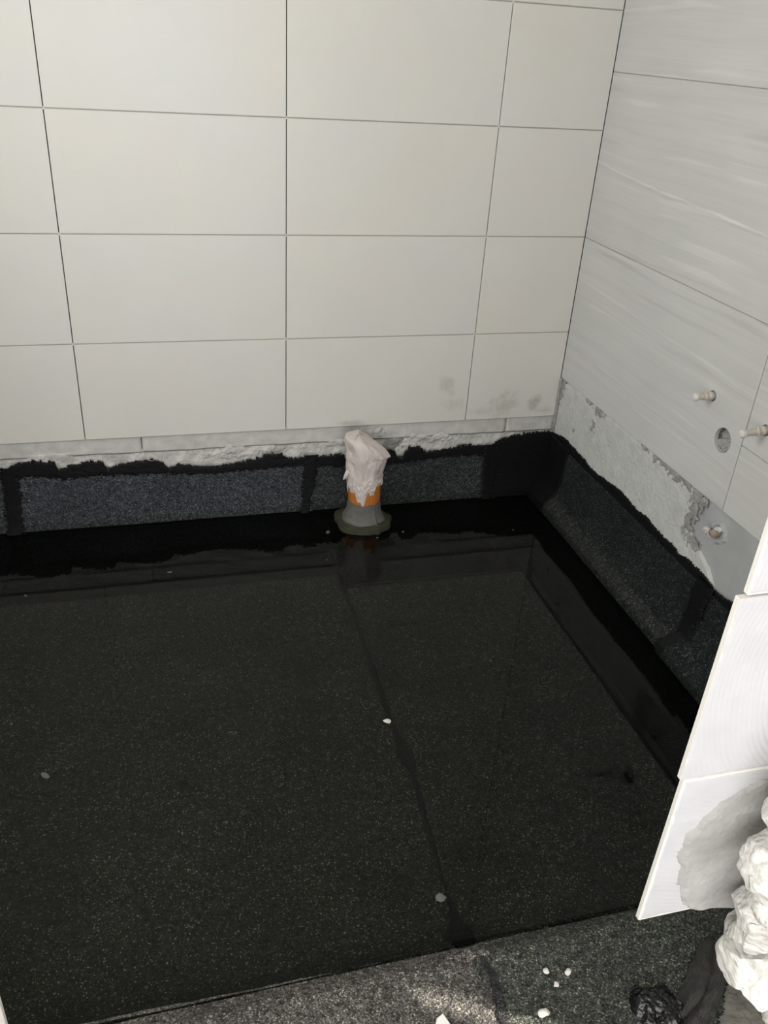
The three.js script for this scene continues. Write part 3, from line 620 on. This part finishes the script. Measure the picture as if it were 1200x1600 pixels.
// ------------------------------------------------------------------ plugs and fitting on the right wall
M.plug = mat({ map: plasterMap([.62, .56, .49], .14, 55, 20), roughness: 0.6 });
M.plugTip = mat({ map: plasterMap([.74, .72, .68], .06, 56, 20), roughness: 0.5 });
function plug(label, [y, z, r], length, droop) {
  const o = thing('pipe_plug', label, 'plug', [0, y, z]);
  const lathe = (pts) => { const g = new THREE.LatheGeometry(pts.map((q) => new THREE.Vector2(q[0], q[1])), 24); g.rotateZ(Math.PI / 2); return g; };   // lathe axis now points to -x
  mesh('body', lathe([[0, -.045], [.0085, -.045], [.0085, length * .55], [.0075, length * .56], [.0075, length * .8], [.0068, length * .82]]), M.plug, o);
  mesh('thread_ring', lathe([[.0085, .002], [.0105, .004], [.0105, .010], [.0085, .012]]), M.plug, o);
  mesh('thread_ring', lathe([[.0085, .017], [.0102, .019], [.0102, .023], [.0085, .025]]), M.plug, o);
  mesh('tip', lathe([[.0068, length * .8], [.0092, length * .82], [.0095, length * .96], [.007, length * 1.0], [0, length * 1.01]]), M.plugTip, o);
  const ringGeo = patch(-.02, .02, -.02, .02, 40, 40, (u, v) => { const d = Math.hypot(u, v); return Math.min(.5 * (d - .0095), .5 * (r + .0015 - d)) + .0016 * fbm(u * 90, v * 90, y * 30, 3); }, (u, v, h) => [.006 - h, u, v]);
  mesh('cement_collar', ringGeo, M.mortar, o);
  o.rotation.z = droop;
  return o;
}
plug('small pale plastic pipe plug sticking out of the grey tile above the round open hole', PLUG[0], .052, .03);
plug('white-tipped plastic pipe plug beside the vertical tile joint at the right picture edge', PLUG[1], .064, .09);
{
  const o = thing('pipe_fitting', 'crumbly cement covered pipe fitting in the grey render below the stone tiles', 'fitting', [.009, .367, .915]);
  const nip = new THREE.LatheGeometry([[0, -.01], [.0095, -.01], [.0105, .012], [.0085, .022], [0, .023]].map((q) => new THREE.Vector2(...q)), 20); nip.rotateZ(Math.PI / 2);
  mesh('nipple', nip, mat({ color: new THREE.Color().setRGB(.40, .30, .27), roughness: 0.8 }), o);
  for (const [x, y, z, a, s] of [[-.022, .002, -.020, .010, 71], [-.026, -.004, -.010, .008, 72], [-.016, -.009, -.003, .008, 73], [-.008, .012, .006, .011, 74]]) mesh('cement_crumb', lump(a, a * .8, a, s, 5, 6, .2), M.rubble, o).position.set(x, y, z);
  mesh('cement_ridge', patch(-.045, .04, -.055, .05, 60, 60, (v, u) => .009 * (Math.exp(-Math.pow((Math.hypot(u, v * 1.1) - .024) / .008, 2)) - .35 + .9 * fbm(u * 45, v * 45, 2, 4)), (v, u, h) => [-Math.min(h, .012), v, u]), M.render, o);
}

// ------------------------------------------------------------------ small debris
M.chip = mat({ map: plasterMap([.62, .60, .55], .1, 57, 20), roughness: 0.8 });
function chip(label, x, y, z, a, b, c, s, m = M.chip, group) { const o = mesh('debris_chip', lump(a, b, c, s, 4, 6, .16), m); o.position.set(x, y, z); o.rotation.y = s; return tag(o, label, 'chip', group); }
chip('pale chip floating beside the long black seam in mid floor', -.857, .0265, 1.047, .011, .003, .0065, 81, M.chip);
M.chipGrey = mat({ color: new THREE.Color().setRGB(.11, .11, .10), roughness: 0.8 });
chip('round grey flake in the water beside the seam near the doorway sill', -.878, .0255, 1.505, .010, .0015, .009, 82, M.chipGrey);
chip('brownish flake floating left of the pipe collar', -.826, .0265, .205, .011, .003, .007, 83, mat({ color: new THREE.Color().setRGB(.10, .095, .08), roughness: .8 }));
chip('dull grey leaf-shaped flake floating near the left picture edge', -1.59, .0255, 1.062, .012, .0015, .006, 84, M.chipGrey);
for (const [x, z, a, s, l] of [[-.68, .262, .005, 85, 'tiny pale crumb floating in front of the pipe collar'], [-.59, .24, .006, 86, 'small pale crumb floating right of the pipe collar'], [-.232, .287, .004, 87, 'tiny bright speck floating near the black corner'], [-1.313, .35, .007, 88, 'small pale flake floating below the left cream tiles'], [-.86, .36, .004, 89, 'tiny pale crumb floating on the seam behind mid floor'], [-1.69, .40, .006, 90, 'tiny pale crumb floating by the left seam']])
  chip(l, x, .0262, z, a, .002, a * .6, s, M.chipGrey);
chip('white plaster crumb on the doorway sill, leftmost of three', -.757, .054, 1.693, .0055, .004, .005, 91);
chip('white plaster crumb on the doorway sill, rightmost of three', -.722, .054, 1.703, .0065, .005, .0055, 92);
chip('white plaster crumb on the doorway sill, nearest the camera of three', -.751, .054, 1.718, .005, .004, .005, 93);
chip('pale pebble of plaster on the sill at the bottom picture edge', -.79, .055, 1.757, .010, .006, .008, 94);
{ const sh = new THREE.Shape([[-.02, -.06], [.055, -.05], [.035, -.005], [.012, .008], [.004, .026], [-.006, .022], [-.022, -.008]].map((q) => new THREE.Vector2(...q)));
  const g = new THREE.ExtrudeGeometry(sh, { depth: .004, bevelEnabled: true, bevelSize: .001, bevelThickness: .001, bevelSegments: 1 }); g.rotateX(-Math.PI / 2 + .25);
  const o = mesh('tile_shard', g, M.tileBody); o.position.set(-.955, .054, 1.752); tag(o, 'pointed white tile shard lying in the sun patch on the sill', 'shard'); }
{ const o = mesh('tar_blob', patch(-.68, -.53, 1.72, 1.88, 90, 90, (x, z) => .03 * (1 - Math.hypot((x + .600) / .05, (z - 1.80) / .055) + 1.1 * fbm(x * 26, z * 26, 5, 4)) , (x, z, h) => [x, .048 + Math.min(h, .022) + .003 * N(x * 160, z * 160), z]), M.tarGloss);
  tag(o, 'glossy lump of wet black tar on the sill at the bottom right', 'tar'); }

renderer.render(scene, camera);
